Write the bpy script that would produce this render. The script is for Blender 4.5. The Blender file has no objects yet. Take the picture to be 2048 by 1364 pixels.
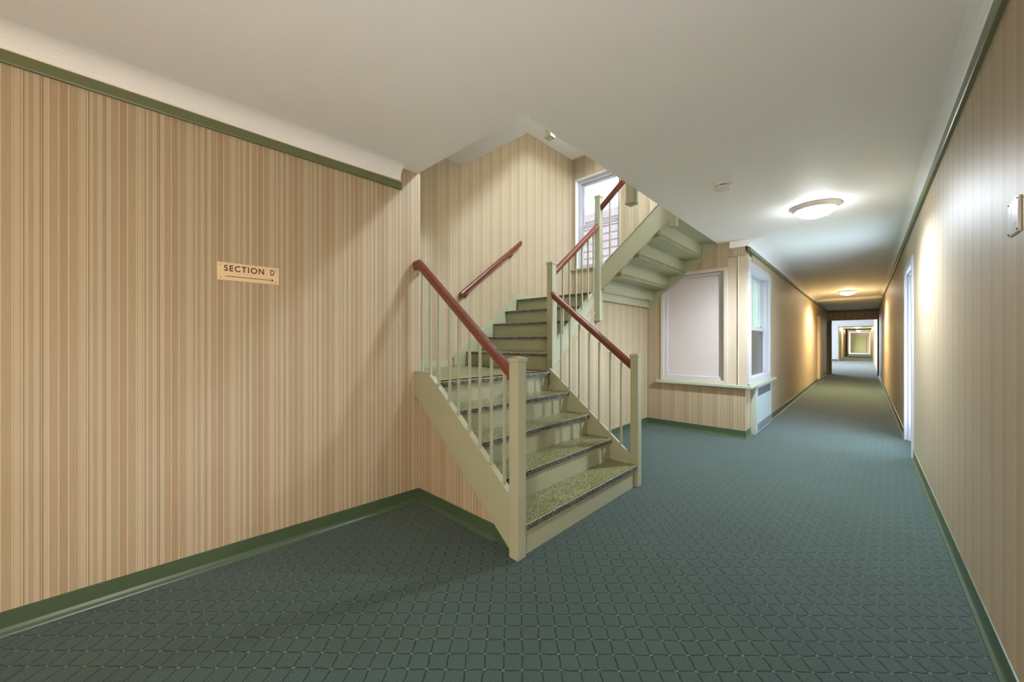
import bpy, bmesh, math, random
from mathutils import Vector, Matrix
random.seed(4)
S = bpy.context.scene
COL = S.collection
# ------------------------------------------------------------------ camera
F_PX, YAW, H = 746.0, math.atan((1730 - 1024) / 746.0), 1.25
cd = bpy.data.cameras.new('camera'); cam = bpy.data.objects.new('camera', cd); COL.objects.link(cam)
cd.sensor_width = 36.0; cd.sensor_fit = 'HORIZONTAL'; cd.lens = F_PX * 36.0 / 2048.0
cd.shift_y = 3.0 / 2048.0
cd.clip_start = 0.02; cd.clip_end = 300
cam.location = (0, 0, H); cam.rotation_euler = (math.pi / 2, 0, YAW)
S.camera = cam
# ------------------------------------------------------------------ view
vs = S.view_settings
vs.view_transform = 'Standard'; vs.look = 'None'; vs.gamma = 1.0; vs.use_curve_mapping = False
vs.exposure = 1.86
# ------------------------------------------------------------------ world: overcast sky, brighter overhead
W = bpy.data.worlds.new('overcast_sky'); S.world = W; W.use_nodes = True
nt = W.node_tree; nt.nodes.clear()
out = nt.nodes.new('ShaderNodeOutputWorld'); bg = nt.nodes.new('ShaderNodeBackground')
tc = nt.nodes.new('ShaderNodeTexCoord'); sp = nt.nodes.new('ShaderNodeSeparateXYZ')
mr = nt.nodes.new('ShaderNodeMapRange'); mr.inputs[1].default_value = 0.16; mr.inputs[2].default_value = 0.85
mr.inputs[3].default_value = 0.9; mr.inputs[4].default_value = 13.0
nt.links.new(tc.outputs['Generated'], sp.inputs[0]); nt.links.new(sp.outputs[2], mr.inputs[0])
bg.inputs[0].default_value = (0.82, 0.91, 1.0, 1)
nt.links.new(mr.outputs[0], bg.inputs[1]); nt.links.new(bg.outputs[0], out.inputs[0])

LAMP_COL = (1.0, 0.80, 0.56)
def point(name, loc, power, col, r=0.12):
    l = bpy.data.lights.new(name, 'POINT'); l.energy = power; l.color = col; l.shadow_soft_size = r
    o = bpy.data.objects.new(name, l); o.location = loc; COL.objects.link(o); return o
def area(name, loc, rot, sx, sy, power, col, portal=False):
    l = bpy.data.lights.new(name, 'AREA'); l.shape = 'RECTANGLE'; l.size = sx; l.size_y = sy; l.energy = power; l.color = col
    if portal: l.cycles.is_portal = True
    o = bpy.data.objects.new(name, l); o.location = loc; o.rotation_euler = rot; COL.objects.link(o); return o
# daylight portals in the two clear windows (guide the sky light, add nothing)
area('window_portal', (-1.40, 6.42, 1.5), (0, -math.pi / 2, 0), 1.5, 1.15, 1, (1, 1, 1), True)
area('window_portal', (-3.32, 5.92, 3.34), (-math.pi / 2, 0, 0), 0.85, 1.55, 1, (1, 1, 1), True)
# lights added out of view for brightness: hall, upper storey, flash, doorway, far halls
point('added_hall_lamp', (-0.75, -2.6, 2.35), 20, (1.0, 0.74, 0.44), 0.18)
point('flash_light', (-0.20, -0.35, 0.70), 25, (1.0, 0.95, 0.92), 0.08)  # flash set low to lift ceiling and walls
point('added_upper_light', (-0.5, 3.6, 5.0), 130, (0.70, 0.84, 1.0), 0.2)
area('added_cross_hall_daylight', (-4.6, 27.0, 1.6), (0, -math.pi / 2, 0), 2.2, 9.0, 260, (0.78, 0.88, 1.0))  # area light added for the hall's daylight, no window built
area('added_door_daylight', (0.66, 6.44, 1.08), (0, math.pi / 2, 0), 1.9, 0.9, 78, (0.66, 0.82, 1.0))  # daylight panel added behind the door to brighten the corridor
area('added_far_hall_daylight', (-3.2, 58.5, 1.5), (0, -math.pi / 2, 0), 2.0, 4.0, 70, (0.85, 0.92, 1.0))  # added area light for the bright floor, no window here

# ------------------------------------------------------------------ materials
def mat(name):
    m = bpy.data.materials.new(name); m.use_nodes = True
    n = m.node_tree; b = n.nodes['Principled BSDF']; return m, n, b
def lin(r, g, b):
    f = lambda c: c / 12.92 if c <= 0.04045 else ((c + 0.055) / 1.055) ** 2.4
    return (f(r / 255), f(g / 255), f(b / 255), 1)
def plain(name, rgb, rough=0.5, metal=0.0, noise=0.0, nscale=6.0, bump=0.0, bscale=60.0):
    m, n, b = mat(name)
    b.inputs['Roughness'].default_value = rough; b.inputs['Metallic'].default_value = metal
    c = lin(*rgb); b.inputs['Base Color'].default_value = c
    if noise:
        t = n.nodes.new('ShaderNodeTexNoise'); t.inputs['Scale'].default_value = nscale; t.inputs['Detail'].default_value = 4
        g = n.nodes.new('ShaderNodeNewGeometry'); n.links.new(g.outputs['Position'], t.inputs['Vector'])
        mx = n.nodes.new('ShaderNodeMix'); mx.data_type = 'RGBA'
        mx.inputs[6].default_value = tuple(v * (1 - noise) for v in c[:3]) + (1,)
        mx.inputs[7].default_value = tuple(min(1, v * (1 + noise)) for v in c[:3]) + (1,)
        n.links.new(t.outputs['Fac'], mx.inputs[0]); n.links.new(mx.outputs[2], b.inputs['Base Color'])
    if bump:
        t2 = n.nodes.new('ShaderNodeTexNoise'); t2.inputs['Scale'].default_value = bscale; t2.inputs['Detail'].default_value = 3
        g2 = n.nodes.new('ShaderNodeNewGeometry'); n.links.new(g2.outputs['Position'], t2.inputs['Vector'])
        bp = n.nodes.new('ShaderNodeBump'); bp.inputs['Strength'].default_value = bump; bp.inputs['Distance'].default_value = 0.01
        n.links.new(t2.outputs['Fac'], bp.inputs['Height']); n.links.new(bp.outputs[0], b.inputs['Normal'])
    return m
def math_node(n, op, a, b=None):
    k = n.nodes.new('ShaderNodeMath'); k.operation = op
    for i, v in enumerate((a, b)):
        if v is None: continue
        if isinstance(v, (int, float)): k.inputs[i].default_value = v
        else: n.links.new(v, k.inputs[i])
    return k.outputs[0]

def wallpaper():
    m, n, b = mat('striped_wallpaper')
    g = n.nodes.new('ShaderNodeNewGeometry')
    p = n.nodes.new('ShaderNodeSeparateXYZ'); n.links.new(g.outputs['Position'], p.inputs[0])
    nn = n.nodes.new('ShaderNodeSeparateXYZ'); n.links.new(g.outputs['True Normal'], nn.inputs[0])
    ax = math_node(n, 'ABSOLUTE', nn.outputs[0])
    isx = math_node(n, 'GREATER_THAN', ax, 0.5)
    along = math_node(n, 'ADD', math_node(n, 'MULTIPLY', p.outputs[1], isx),
                      math_node(n, 'MULTIPLY', p.outputs[0], math_node(n, 'SUBTRACT', 1.0, isx)))
    fr = math_node(n, 'FRACT', math_node(n, 'DIVIDE', math_node(n, 'ADD', along, 20.0 + 0.216), 0.189))
    r = n.nodes.new('ShaderNodeValToRGB'); r.color_ramp.interpolation = 'CONSTANT'
    A = (186, 171, 145); B = (171, 153, 124); Cc = (168, 145, 119); D = (149, 128, 101); L = (200, 185, 155)
    seq = [(0, Cc), (24, L), (27.6, B), (52.5, D), (54, L), (57, B), (60, A), (74, A), (78.7, D), (81, L), (85, D), (90, A),
           (101, B), (115, A), (131, D), (134.7, L), (137, D), (141.8, A), (156.5, L), (159, D), (160.6, B), (184, L), (187, Cc)]
    els = r.color_ramp.elements
    while len(els) > 1: els.remove(els[-1])
    for i, (q, c) in enumerate(seq):
        e = els[0] if i == 0 else els.new(q / 189.0)
        e.position = q / 189.0; e.color = lin(*c)
    n.links.new(fr, r.inputs[0])
    # fine vertical strie and a faint mottling of the paper
    cx = n.nodes.new('ShaderNodeCombineXYZ'); n.links.new(along, cx.inputs[0]); n.links.new(math_node(n, 'MULTIPLY', p.outputs[2], 0.02), cx.inputs[2])
    t = n.nodes.new('ShaderNodeTexNoise'); t.inputs['Scale'].default_value = 260; t.inputs['Detail'].default_value = 2
    n.links.new(cx.outputs[0], t.inputs['Vector'])
    t2 = n.nodes.new('ShaderNodeTexNoise'); t2.inputs['Scale'].default_value = 2.2; t2.inputs['Detail'].default_value = 3
    n.links.new(g.outputs['Position'], t2.inputs['Vector'])
    f = math_node(n, 'ADD', math_node(n, 'MULTIPLY', t.outputs['Fac'], 0.22), math_node(n, 'MULTIPLY', t2.outputs['Fac'], 0.10))
    f = math_node(n, 'ADD', f, 0.84)
    mx = n.nodes.new('ShaderNodeMix'); mx.data_type = 'RGBA'; mx.blend_type = 'MULTIPLY'; mx.inputs[0].default_value = 1.0
    n.links.new(r.outputs[0], mx.inputs[6]); n.links.new(f, mx.inputs[7]); n.links.new(mx.outputs[2], b.inputs['Base Color'])
    b.inputs['Roughness'].default_value = 0.5
    b.inputs['Specular IOR Level'].default_value = 0.3
    return m

def carpet():
    m, n, b = mat('carpet_grid')
    g = n.nodes.new('ShaderNodeNewGeometry')
    mp = n.nodes.new('ShaderNodeMapping'); mp.inputs['Rotation'].default_value = (0, 0, math.radians(-42.9))
    mp.inputs['Scale'].default_value = (1 / .0735,) * 3
    n.links.new(g.outputs['Position'], mp.inputs['Vector'])
    wn = n.nodes.new('ShaderNodeTexNoise'); wn.inputs['Scale'].default_value = 1.3; wn.inputs['Detail'].default_value = 2
    n.links.new(mp.outputs[0], wn.inputs['Vector'])
    va = n.nodes.new('ShaderNodeVectorMath'); va.operation = 'MULTIPLY_ADD'
    va.inputs[1].default_value = (0.26,) * 3
    n.links.new(wn.outputs['Color'], va.inputs[0]); n.links.new(mp.outputs[0], va.inputs[2])
    p = n.nodes.new('ShaderNodeSeparateXYZ'); n.links.new(va.outputs[0], p.inputs[0])
    def dist(o):                      # distance to the nearest grid line, in cells
        return math_node(n, 'ABSOLUTE', math_node(n, 'SUBTRACT', math_node(n, 'FRACT', o), 0.5))
    dx, dy = dist(p.outputs[0]), dist(p.outputs[1])
    def ramp(v, lo, hi):
        k = n.nodes.new('ShaderNodeMapRange'); k.interpolation_type = 'SMOOTHSTEP'
        k.inputs[1].default_value = lo; k.inputs[2].default_value = hi; k.inputs[3].default_value = 1; k.inputs[4].default_value = 0
        n.links.new(v, k.inputs[0]); return k.outputs[0]
    line = math_node(n, 'MAXIMUM', ramp(dx, 0.02, 0.06), ramp(dy, 0.02, 0.06))
    d2 = math_node(n, 'ADD', math_node(n, 'POWER', math_node(n, 'MULTIPLY', dx, 0.62), 2.0), math_node(n, 'POWER', dy, 2.0))
    dot = ramp(math_node(n, 'SQRT', d2), 0.035, 0.075)
    fn = n.nodes.new('ShaderNodeTexNoise'); fn.inputs['Scale'].default_value = 260; fn.inputs['Detail'].default_value = 2
    n.links.new(g.outputs['Position'], fn.inputs['Vector'])
    bn = n.nodes.new('ShaderNodeTexNoise'); bn.inputs['Scale'].default_value = 1.6; bn.inputs['Detail'].default_value = 3
    n.links.new(g.outputs['Position'], bn.inputs['Vector'])
    base = n.nodes.new('ShaderNodeMix'); base.data_type = 'RGBA'
    base.inputs[6].default_value = lin(22, 40, 40); base.inputs[7].default_value = lin(84, 110, 106)
    n.links.new(math_node(n, 'ADD', math_node(n, 'SUBTRACT', math_node(n, 'MULTIPLY', fn.outputs['Fac'], 1.5), 0.35), math_node(n, 'MULTIPLY', bn.outputs['Fac'], 0.2)), base.inputs[0])
    m1 = n.nodes.new('ShaderNodeMix'); m1.data_type = 'RGBA'; m1.inputs[7].default_value = lin(20, 34, 32)
    n.links.new(math_node(n, 'MULTIPLY', line, 0.8), m1.inputs[0]); n.links.new(base.outputs[2], m1.inputs[6])
    m2 = n.nodes.new('ShaderNodeMix'); m2.data_type = 'RGBA'; m2.inputs[7].default_value = lin(150, 146, 106)
    n.links.new(math_node(n, 'MULTIPLY', dot, 0.6), m2.inputs[0]); n.links.new(m1.outputs[2], m2.inputs[6])
    n.links.new(m2.outputs[2], b.inputs['Base Color'])
    b.inputs['Roughness'].default_value = 0.9; b.inputs['Specular IOR Level'].default_value = 0.2
    b.inputs['Sheen Weight'].default_value = 0.25; b.inputs['Sheen Roughness'].default_value = 0.4
    hgt = math_node(n, 'SUBTRACT', math_node(n, 'MULTIPLY', fn.outputs['Fac'], 0.5), math_node(n, 'MULTIPLY', line, 0.9))
    bp = n.nodes.new('ShaderNodeBump'); bp.inputs['Strength'].default_value = 0.5; bp.inputs['Distance'].default_value = 0.004
    n.links.new(hgt, bp.inputs['Height']); n.links.new(bp.outputs[0], b.inputs['Normal'])
    return m

def terrazzo(name, cols, scale=150.0):
    m, n, b = mat(name)
    g = n.nodes.new('ShaderNodeNewGeometry')
    v = n.nodes.new('ShaderNodeTexVoronoi'); v.inputs['Scale'].default_value = scale
    n.links.new(g.outputs['Position'], v.inputs['Vector'])
    s = n.nodes.new('ShaderNodeSeparateColor'); n.links.new(v.outputs['Color'], s.inputs[0])
    r = n.nodes.new('ShaderNodeValToRGB'); r.color_ramp.interpolation = 'CONSTANT'
    els = r.color_ramp.elements
    while len(els) > 1: els.remove(els[-1])
    for i, (q, c) in enumerate(cols):
        e = els[0] if i == 0 else els.new(q)
        e.position = q; e.color = lin(*c)
    n.links.new(s.outputs[0], r.inputs[0])
    t = n.nodes.new('ShaderNodeTexNoise'); t.inputs['Scale'].default_value = 7; t.inputs['Detail'].default_value = 4
    n.links.new(g.outputs['Position'], t.inputs['Vector'])
    mx = n.nodes.new('ShaderNodeMix'); mx.data_type = 'RGBA'; mx.blend_type = 'MULTIPLY'; mx.inputs[0].default_value = 1
    n.links.new(r.outputs[0], mx.inputs[6])
    n.links.new(math_node(n, 'ADD', math_node(n, 'MULTIPLY', t.outputs['Fac'], 0.5), 0.72), mx.inputs[7])
    n.links.new(mx.outputs[2], b.inputs['Base Color']); b.inputs['Roughness'].default_value = 0.32
    return m
def wood():
    m, n, b = mat('varnished_red_wood')
    g = n.nodes.new('ShaderNodeNewGeometry')
    mp = n.nodes.new('ShaderNodeMapping'); mp.inputs['Scale'].default_value = (5, 5, 14)
    n.links.new(g.outputs['Position'], mp.inputs[0])
    t = n.nodes.new('ShaderNodeTexNoise'); t.inputs['Scale'].default_value = 9; t.inputs['Detail'].default_value = 6; t.inputs['Distortion'].default_value = 0.6
    n.links.new(mp.outputs[0], t.inputs['Vector'])
    mx = n.nodes.new('ShaderNodeMix'); mx.data_type = 'RGBA'
    mx.inputs[6].default_value = lin(50, 18, 13); mx.inputs[7].default_value = lin(146, 66, 42)
    n.links.new(t.outputs['Fac'], mx.inputs[0]); n.links.new(mx.outputs[2], b.inputs['Base Color'])
    b.inputs['Roughness'].default_value = 0.25; b.inputs['Coat Weight'].default_value = 0.5; b.inputs['Coat Roughness'].default_value = 0.15
    return m
def glass_clear(name, tint, gloss=0.08, rough=0.05, haze=0.0, hazecol=(0.8, 0.9, 0.88, 1)):
    m = bpy.data.materials.new(name); m.use_nodes = True; n = m.node_tree; n.nodes.clear()
    o = n.nodes.new('ShaderNodeOutputMaterial'); a = n.nodes.new('ShaderNodeBsdfTransparent'); a.inputs[0].default_value = tint
    gl = n.nodes.new('ShaderNodeBsdfGlossy'); gl.inputs['Roughness'].default_value = rough
    mx = n.nodes.new('ShaderNodeMixShader'); mx.inputs[0].default_value = gloss
    n.links.new(a.outputs[0], mx.inputs[1]); n.links.new(gl.outputs[0], mx.inputs[2])
    last = mx
    if haze:
        tr = n.nodes.new('ShaderNodeBsdfTranslucent'); tr.inputs[0].default_value = hazecol
        m2 = n.nodes.new('ShaderNodeMixShader'); m2.inputs[0].default_value = haze
        n.links.new(mx.outputs[0], m2.inputs[1]); n.links.new(tr.outputs[0], m2.inputs[2]); last = m2
    n.links.new(last.outputs[0], o.inputs[0]); return m
def emit(name, rgb, strength):
    m = bpy.data.materials.new(name); m.use_nodes = True; n = m.node_tree; n.nodes.clear()
    o = n.nodes.new('ShaderNodeOutputMaterial'); e = n.nodes.new('ShaderNodeEmission')
    e.inputs[0].default_value = (*rgb, 1); e.inputs[1].default_value = strength
    n.links.new(e.outputs[0], o.inputs[0]); return m

M = dict(
    paper=wallpaper(), carpet=carpet(), wood=wood(),
    ceiling=plain('ceiling_paint', (244, 243, 242), 0.6, noise=0.02, nscale=1.5, bump=0.12, bscale=5),
    plaster=plain('white_plaster', (228, 226, 224), 0.55),
    base=plain('green_vinyl_base', (72, 90, 66), 0.35, noise=0.05, nscale=4),
    trim=plain('green_trim_paint', (104, 112, 76), 0.4, noise=0.04),
    paint=plain('sage_stair_paint', (168, 169, 141), 0.38, noise=0.05, nscale=5),
    whitewin=plain('white_window_paint', (190, 189, 196), 0.4),
    darkgreen=plain('dark_green_frame_paint', (74, 88, 78), 0.4),
    olive=plain('olive_door_paint', (150, 146, 92), 0.4),
    sill=plain('pale_green_sill_paint', (176, 184, 166), 0.4),
    grey=plain('grey_green_metal_paint', (176, 190, 192), 0.4),
    slot=plain('dark_slot', (60, 58, 66), 0.7),
    brass=plain('brass_plate', (232, 206, 164), 0.38, 0.05, noise=0.04, nscale=3),
    engraved=plain('dark_engraving', (66, 34, 16), 0.6),
    screw=plain('dark_screw', (58, 46, 40), 0.5, 0.4),
    steel=plain('worn_steel', (138, 132, 112), 0.35, 0.8),
    plastic=plain('white_plastic', (232, 230, 226), 0.4),
    acrylic=plain('clear_acrylic_edge', (206, 202, 192), 0.15),
    paperw=plain('white_notice_paper', (226, 224, 228), 0.25),
    ink=plain('grey_ink', (150, 152, 158), 0.5),
    rim=plain('white_metal_rim', (236, 233, 226), 0.35, 0.0),
    frost=plain('obscure_panel', (206, 196, 194), 0.42, noise=0.03, nscale=9, bump=0.35, bscale=160),
    tread=terrazzo('green_terrazzo', [(0, (60, 62, 40)), (0.2, (150, 150, 104)), (0.5, (122, 126, 78)), (0.72, (186, 182, 140)), (0.9, (96, 98, 66))], 165),
    nose=terrazzo('dark_worn_terrazzo', [(0, (44, 42, 36)), (0.3, (110, 108, 96)), (0.6, (76, 72, 62)), (0.85, (156, 154, 142))], 165),
    noseline=plain('worn_pale_edge', (176, 172, 150), 0.4, noise=0.25, nscale=30),
    landing=terrazzo('worn_landing_terrazzo', [(0, (132, 126, 92)), (0.3, (146, 138, 102)), (0.6, (138, 132, 96)), (0.85, (152, 146, 112))], 150),
    glass=glass_clear('clear_glass', (0.95, 0.97, 0.97, 1)),
    dullglass=glass_clear('dimming_glass', (0.42, 0.42, 0.42, 1)),  # tint darkened to dim the daylight and the view outside
    screenglass=glass_clear('screened_glass', (0.38, 0.41, 0.40, 1), 0.06, 0.1),
    obscure=glass_clear('obscure_glass', (0.50, 0.60, 0.56, 1), 0.05, 0.2, 0.05),
    glow=emit('lit_cool_bowl', (0.92, 0.97, 1.0), 16.0),
    glowwarm=emit('lit_warm_bowl', (1.0, 0.86, 0.60), 15.0),
    glowfar=emit('lit_far_bowl', (1.0, 0.86, 0.60), 110.0),
    siding=plain('outside_wall_paint', (186, 172, 174), 0.8),
    ledge=plain('outside_ledge', (128, 122, 124), 0.8),
    ground=plain('outside_ground', (150, 152, 146), 0.9),
    leaf=plain('leaf_green', (120, 176, 120), 0.6, noise=0.25, nscale=5),
    bark=plain('bark', (92, 76, 62), 0.9),
    brick=plain('dark_brick', (96, 80, 70), 0.8, noise=0.3, nscale=25),
)
# ------------------------------------------------------------------ mesh helpers
class MB:
    def __init__(s): s.v = []; s.f = []; s.m = []
    def poly_prism(s, pts, vec, mi=0):              # closed polygon (3D points) extruded along vec
        k = len(s.v); n = len(pts); vec = Vector(vec)
        pts = [Vector(p) for p in pts]
        nrm = Vector((0, 0, 0))
        for i in range(n):
            a, b = pts[i], pts[(i + 1) % n]
            nrm += a.cross(b)
        if nrm.dot(vec) > 0: pts = pts[::-1]
        s.v += [p[:] for p in pts] + [(p + vec)[:] for p in pts]
        s.f.append(tuple(k + i for i in range(n))); s.f.append(tuple(k + 2 * n - 1 - i for i in range(n)))
        for i in range(n):
            j = (i + 1) % n
            s.f.append((k + i, k + n + i, k + n + j, k + j))
        s.m += [mi] * (n + 2); return s
    def box(s, x0, x1, y0, y1, z0, z1, mi=0):
        return s.poly_prism([(x0, y0, z0), (x1, y0, z0), (x1, y1, z0), (x0, y1, z0)], (0, 0, z1 - z0), mi)
    def sweep(s, prof, path, up=(0, 0, 1), mi=0):  # profile (side, up) swept along points; vertical mitres
        k = len(s.v); n = len(prof); path = [Vector(p) for p in path]
        for i, p in enumerate(path):
            d0 = (path[i] - path[i - 1]) if i else (path[1] - path[0])
            d1 = (path[i + 1] - path[i]) if i < len(path) - 1 else d0
            a = Vector((d0.x, d0.y, 0)); c = Vector((d1.x, d1.y, 0))
            a = a.normalized() if a.length > 1e-6 else None; c = c.normalized() if c.length > 1e-6 else None
            if a is None: a = c
            if c is None: c = a
            t = (a + c).normalized(); side = Vector((t.y, -t.x, 0)) / max(0.3, t.dot(a))
            s.v += [(p + side * u + Vector((0, 0, w)))[:] for u, w in prof]
        for i in range(len(path) - 1):
            for j in range(n):
                q = (j + 1) % n
                s.f.append((k + i * n + j, k + i * n + q, k + (i + 1) * n + q, k + (i + 1) * n + j)); s.m.append(mi)
        s.f.append(tuple(k + j for j in reversed(range(n)))); s.m.append(mi)
        e = k + (len(path) - 1) * n
        s.f.append(tuple(e + j for j in range(n))); s.m.append(mi); return s
    def lathe(s, prof, c, seg=40, mi=0):           # (r, z) profile round a vertical axis
        k = len(s.v); n = len(prof)
        for i in range(seg):
            a = 2 * math.pi * i / seg
            s.v += [(c[0] + r * math.cos(a), c[1] + r * math.sin(a), c[2] + z) for r, z in prof]
        for i in range(seg):
            j = (i + 1) % seg
            for q in range(n - 1):
                s.f.append((k + i * n + q, k + j * n + q, k + j * n + q + 1, k + i * n + q + 1)); s.m.append(mi)
        return s
    def tube(s, pts, r, seg=10, mi=0):
        k = len(s.v); pts = [Vector(p) for p in pts]
        for i, p in enumerate(pts):
            d = (pts[min(i + 1, len(pts) - 1)] - pts[max(i - 1, 0)]).normalized()
            a = d.cross(Vector((0.3, 0.2, 1))).normalized(); b = d.cross(a)
            s.v += [(p + (a * math.cos(t) + b * math.sin(t)) * r)[:] for t in [2 * math.pi * q / seg for q in range(seg)]]
        for i in range(len(pts) - 1):
            for q in range(seg):
                w = (q + 1) % seg
                s.f.append((k + i * seg + q, k + i * seg + w, k + (i + 1) * seg + w, k + (i + 1) * seg + q)); s.m.append(mi)
        s.f.append(tuple(k + q for q in range(seg))); s.m.append(mi)
        e = k + (len(pts) - 1) * seg; s.f.append(tuple(e + q for q in reversed(range(seg)))); s.m.append(mi); return s
    def build(s, name, mats, parent=None, bevel=0.0, smooth=False, kind=None):
        me = bpy.data.meshes.new(name); me.from_pydata(s.v, [], s.f)
        for x in (mats if isinstance(mats, (list, tuple)) else [mats]): me.materials.append(x)
        for p, q in zip(me.polygons, s.m): p.material_index = q
        bm = bmesh.new(); bm.from_mesh(me); bmesh.ops.recalc_face_normals(bm, faces=bm.faces); bm.to_mesh(me); bm.free()
        o = bpy.data.objects.new(name, me); COL.objects.link(o)
        if parent:
            o.parent = parent
            o.matrix_parent_inverse = Matrix.Translation(parent.location).inverted()
        if kind: o['kind'] = kind
        if bevel:
            bv = o.modifiers.new('bevel', 'BEVEL'); bv.width = bevel; bv.segments = 2; bv.limit_method = 'ANGLE'; bv.angle_limit = 0.6
        if smooth:
            for p in me.polygons: p.use_smooth = True
        return o
def thing(name, loc, label, cat, group=None):
    o = bpy.data.objects.new(name, None); o.empty_display_size = 0.1; o.location = loc; COL.objects.link(o)
    o['label'] = label; o['category'] = cat
    if group: o['group'] = group
    return o
def tag(o, label, cat, group=None):
    o['label'] = label; o['category'] = cat
    if group: o['group'] = group
    return o
ST = 'structure'
CEIL = 2.585
# ------------------------------------------------------------------ the setting
XS = -3.82                                              # stairwell's left wall
YB = 5.60                                               # wall of the landing window and the bay
XC = -1.10                                              # left wall of the long corridor
XR = 0.38
LA = Vector((-2.676, -0.345, 0)); LD = Vector((0.111, 1.993, 0)).normalized(); LN = Vector((LD.y, -LD.x, 0))   # left wall line
def L(s, off=0.0, z=0.0): return LA + LD * s + LN * off + Vector((0, 0, z))

f = MB()
f.box(-4.2, 0.6, -3.6, YB + 0.2, -0.12, 0); f.box(XC - 0.24, 0.6, YB + 0.2, 19.6, -0.12, 0)
f.box(-4.7, 0.6, 19.6, 34, -0.12, 0); f.box(-3.4, 0.6, 34, 63, -0.12, 0)
f.build('floor', M['carpet'], kind=ST)

c = MB()
c.box(-3.0, 0.6, -3.6, 1.63, CEIL, CEIL + 0.25); c.box(-1.45, 0.6, 1.63, YB + 0.26, CEIL, CEIL + 0.25)
c.box(XC - 0.25, 0.6, YB + 0.26, 14.85, CEIL, CEIL + 0.25); c.box(XC - 0.25, 0.6, 14.85, 19.75, 2.51, CEIL + 0.25)
c.build('ceiling', M['ceiling'], kind=ST)
c = MB(); c.box(-4.9, 0.6, 19.7, 34.0, 3.0, 3.2); c.box(-1.6, 0.6, 33.96, 63, 2.45, 2.8)
for y in (37, 40.5, 44, 47.5, 51, 54.5, 58): c.box(-1.6, 0.6, y, y + 0.4, 2.38, 2.45)
c.build('ceiling_far', M['ceiling'], kind=ST)
MB().box(-4.2, 0.6, 1.3, YB + 0.26, 5.42, 5.6).build('ceiling_upper', M['ceiling'], kind=ST)
# soffits of the next flight's landings, seen through the stair opening
MB().box(XS, -2.42, 1.66, 3.10, 3.56, 3.78).build('ceiling_stair', M['plaster'], kind=ST)
MB().box(XS, -2.40, 4.07, YB, 4.52, 4.725).build('ceiling_landing', M['plaster'], kind=ST)

MB().poly_prism([(XS, 3.10, 3.58), (XS, 4.07, 4.54), (XS, 4.07, 4.70), (XS, 3.10, 3.74)], (-2.45 - XS, 0, 0)).build('ceiling_flight', M['plaster'], kind=ST)
w = MB(); w.poly_prism([L(-3.3), L(1.998), L(1.998, -0.14), L(-3.3, -0.14)], (0, 0, CEIL)); w.build('wall_left', M['paper'], kind=ST)
MB().box(-4.2, 0.6, -3.6, -3.5, 0, CEIL).build('wall_rear', M['paper'], kind=ST)
MB().box(-3.95, -2.60, 1.54, 1.655, 0, 5.42).build('wall_stair_front', M['paper'], kind=ST)
MB().box(-2.60, 0.5, 1.45, 1.55, CEIL + 0.25, 5.42).build('wall_upper_front', M['paper'], kind=ST)
MB().box(XR, 0.5, 1.45, YB + 0.2, CEIL + 0.25, 5.42).build('wall_upper_right', M['paper'], kind=ST)
MB().box(XS - 0.13, XS, 1.55, YB + 0.25, 0, 5.42).build('wall_stair_left', M['paper'], kind=ST)
# wall of the landing window and of the bay
w = MB(); T = 0.26
WX0, WX1, WZ0, WZ1 = -3.75, -2.88, 2.55, 4.14             # landing window opening
BX0, BX1, BZ0, BZ1 = -2.225, -1.335, 0.66, 2.26           # bay panel opening
w.box(XS, WX0, YB, YB + T, 0, 5.42); w.box(WX0, WX1, YB, YB + T, 0, WZ0); w.box(WX0, WX1, YB, YB + T, WZ1, 5.42)
w.box(WX1, BX0, YB, YB + T, 0, 5.42); w.box(BX0, BX1, YB, YB + T, 0, BZ0); w.box(BX0, -1.46, YB, YB + T, BZ1, 5.42); w.box(-1.46, BX1, YB, YB + T, BZ1, CEIL)
w.box(BX1, -1.128, YB, YB + T, 0, BZ0); w.box(BX1, -1.128, YB, YB + T, 2.39, CEIL)
w.box(-1.46, 0.5, YB, YB + T, CEIL + 0.1, 5.42)
w.build('wall_bay', M['paper'], kind=ST)
# corner post between panel and double hung window, with a bead up the middle
w = MB(); w.box(BX1, -1.215, YB + 0.025, YB + T, BZ0, 2.39); w.box(-1.215, -1.107, YB + 0.012, YB + T, BZ0, 2.39)
w.build('wall_post', plain('cream_post_paint', (196, 182, 162), 0.4), kind=ST)
MB().tube([(-1.212, YB + 0.014, 0.69), (-1.212, YB + 0.014, 2.39)], 0.008, 8).build('trim_1', plain('cream_bead_paint', (214, 198, 170), 0.35), kind=ST)
# corridor left wall with the double hung window's opening
w = MB(); YW0, YW1, ZW0, ZW1 = YB + 0.06, 7.02, 0.66, 2.24
w.box(XC - T, XC, YW1, 19.6, 0.64, CEIL); w.box(XC - T, XC, 7.08, 19.6, 0, 0.64)
w.build('wall_corridor_left', M['paper'], kind=ST)
MB().box(XC - T, XC - 0.028, YB + T, 5.90, 0, 0.64).build('wall_window_pier', M['paper'], kind=ST)
MB().box(XC - T, XC - 0.036, 5.90, 7.08, 0, 0.64).build('wall_window_niche', M['paper'], kind=ST)
MB().box(XC - T, XC, YB + T, YW1, 2.28, CEIL).build('wall_window_header', M['paper'], kind=ST)
MB().box(XC, -1.03, 15.2, 16.3, 0, 2.085).build('wall_pier', M['paper'], kind=ST)
# right wall with a door recess
DY0, DY1, DZ = 5.93, 6.95, 2.12
w = MB(); w.box(XR, XR + 0.16, -3.6, DY0, 0, CEIL); w.box(XR, XR + 0.16, DY1, 63, 0, CEIL + 0.1); w.box(XR, XR + 0.16, DY0, DY1, DZ, CEIL)
w.build('wall_right', M['paper'], kind=ST)
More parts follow.
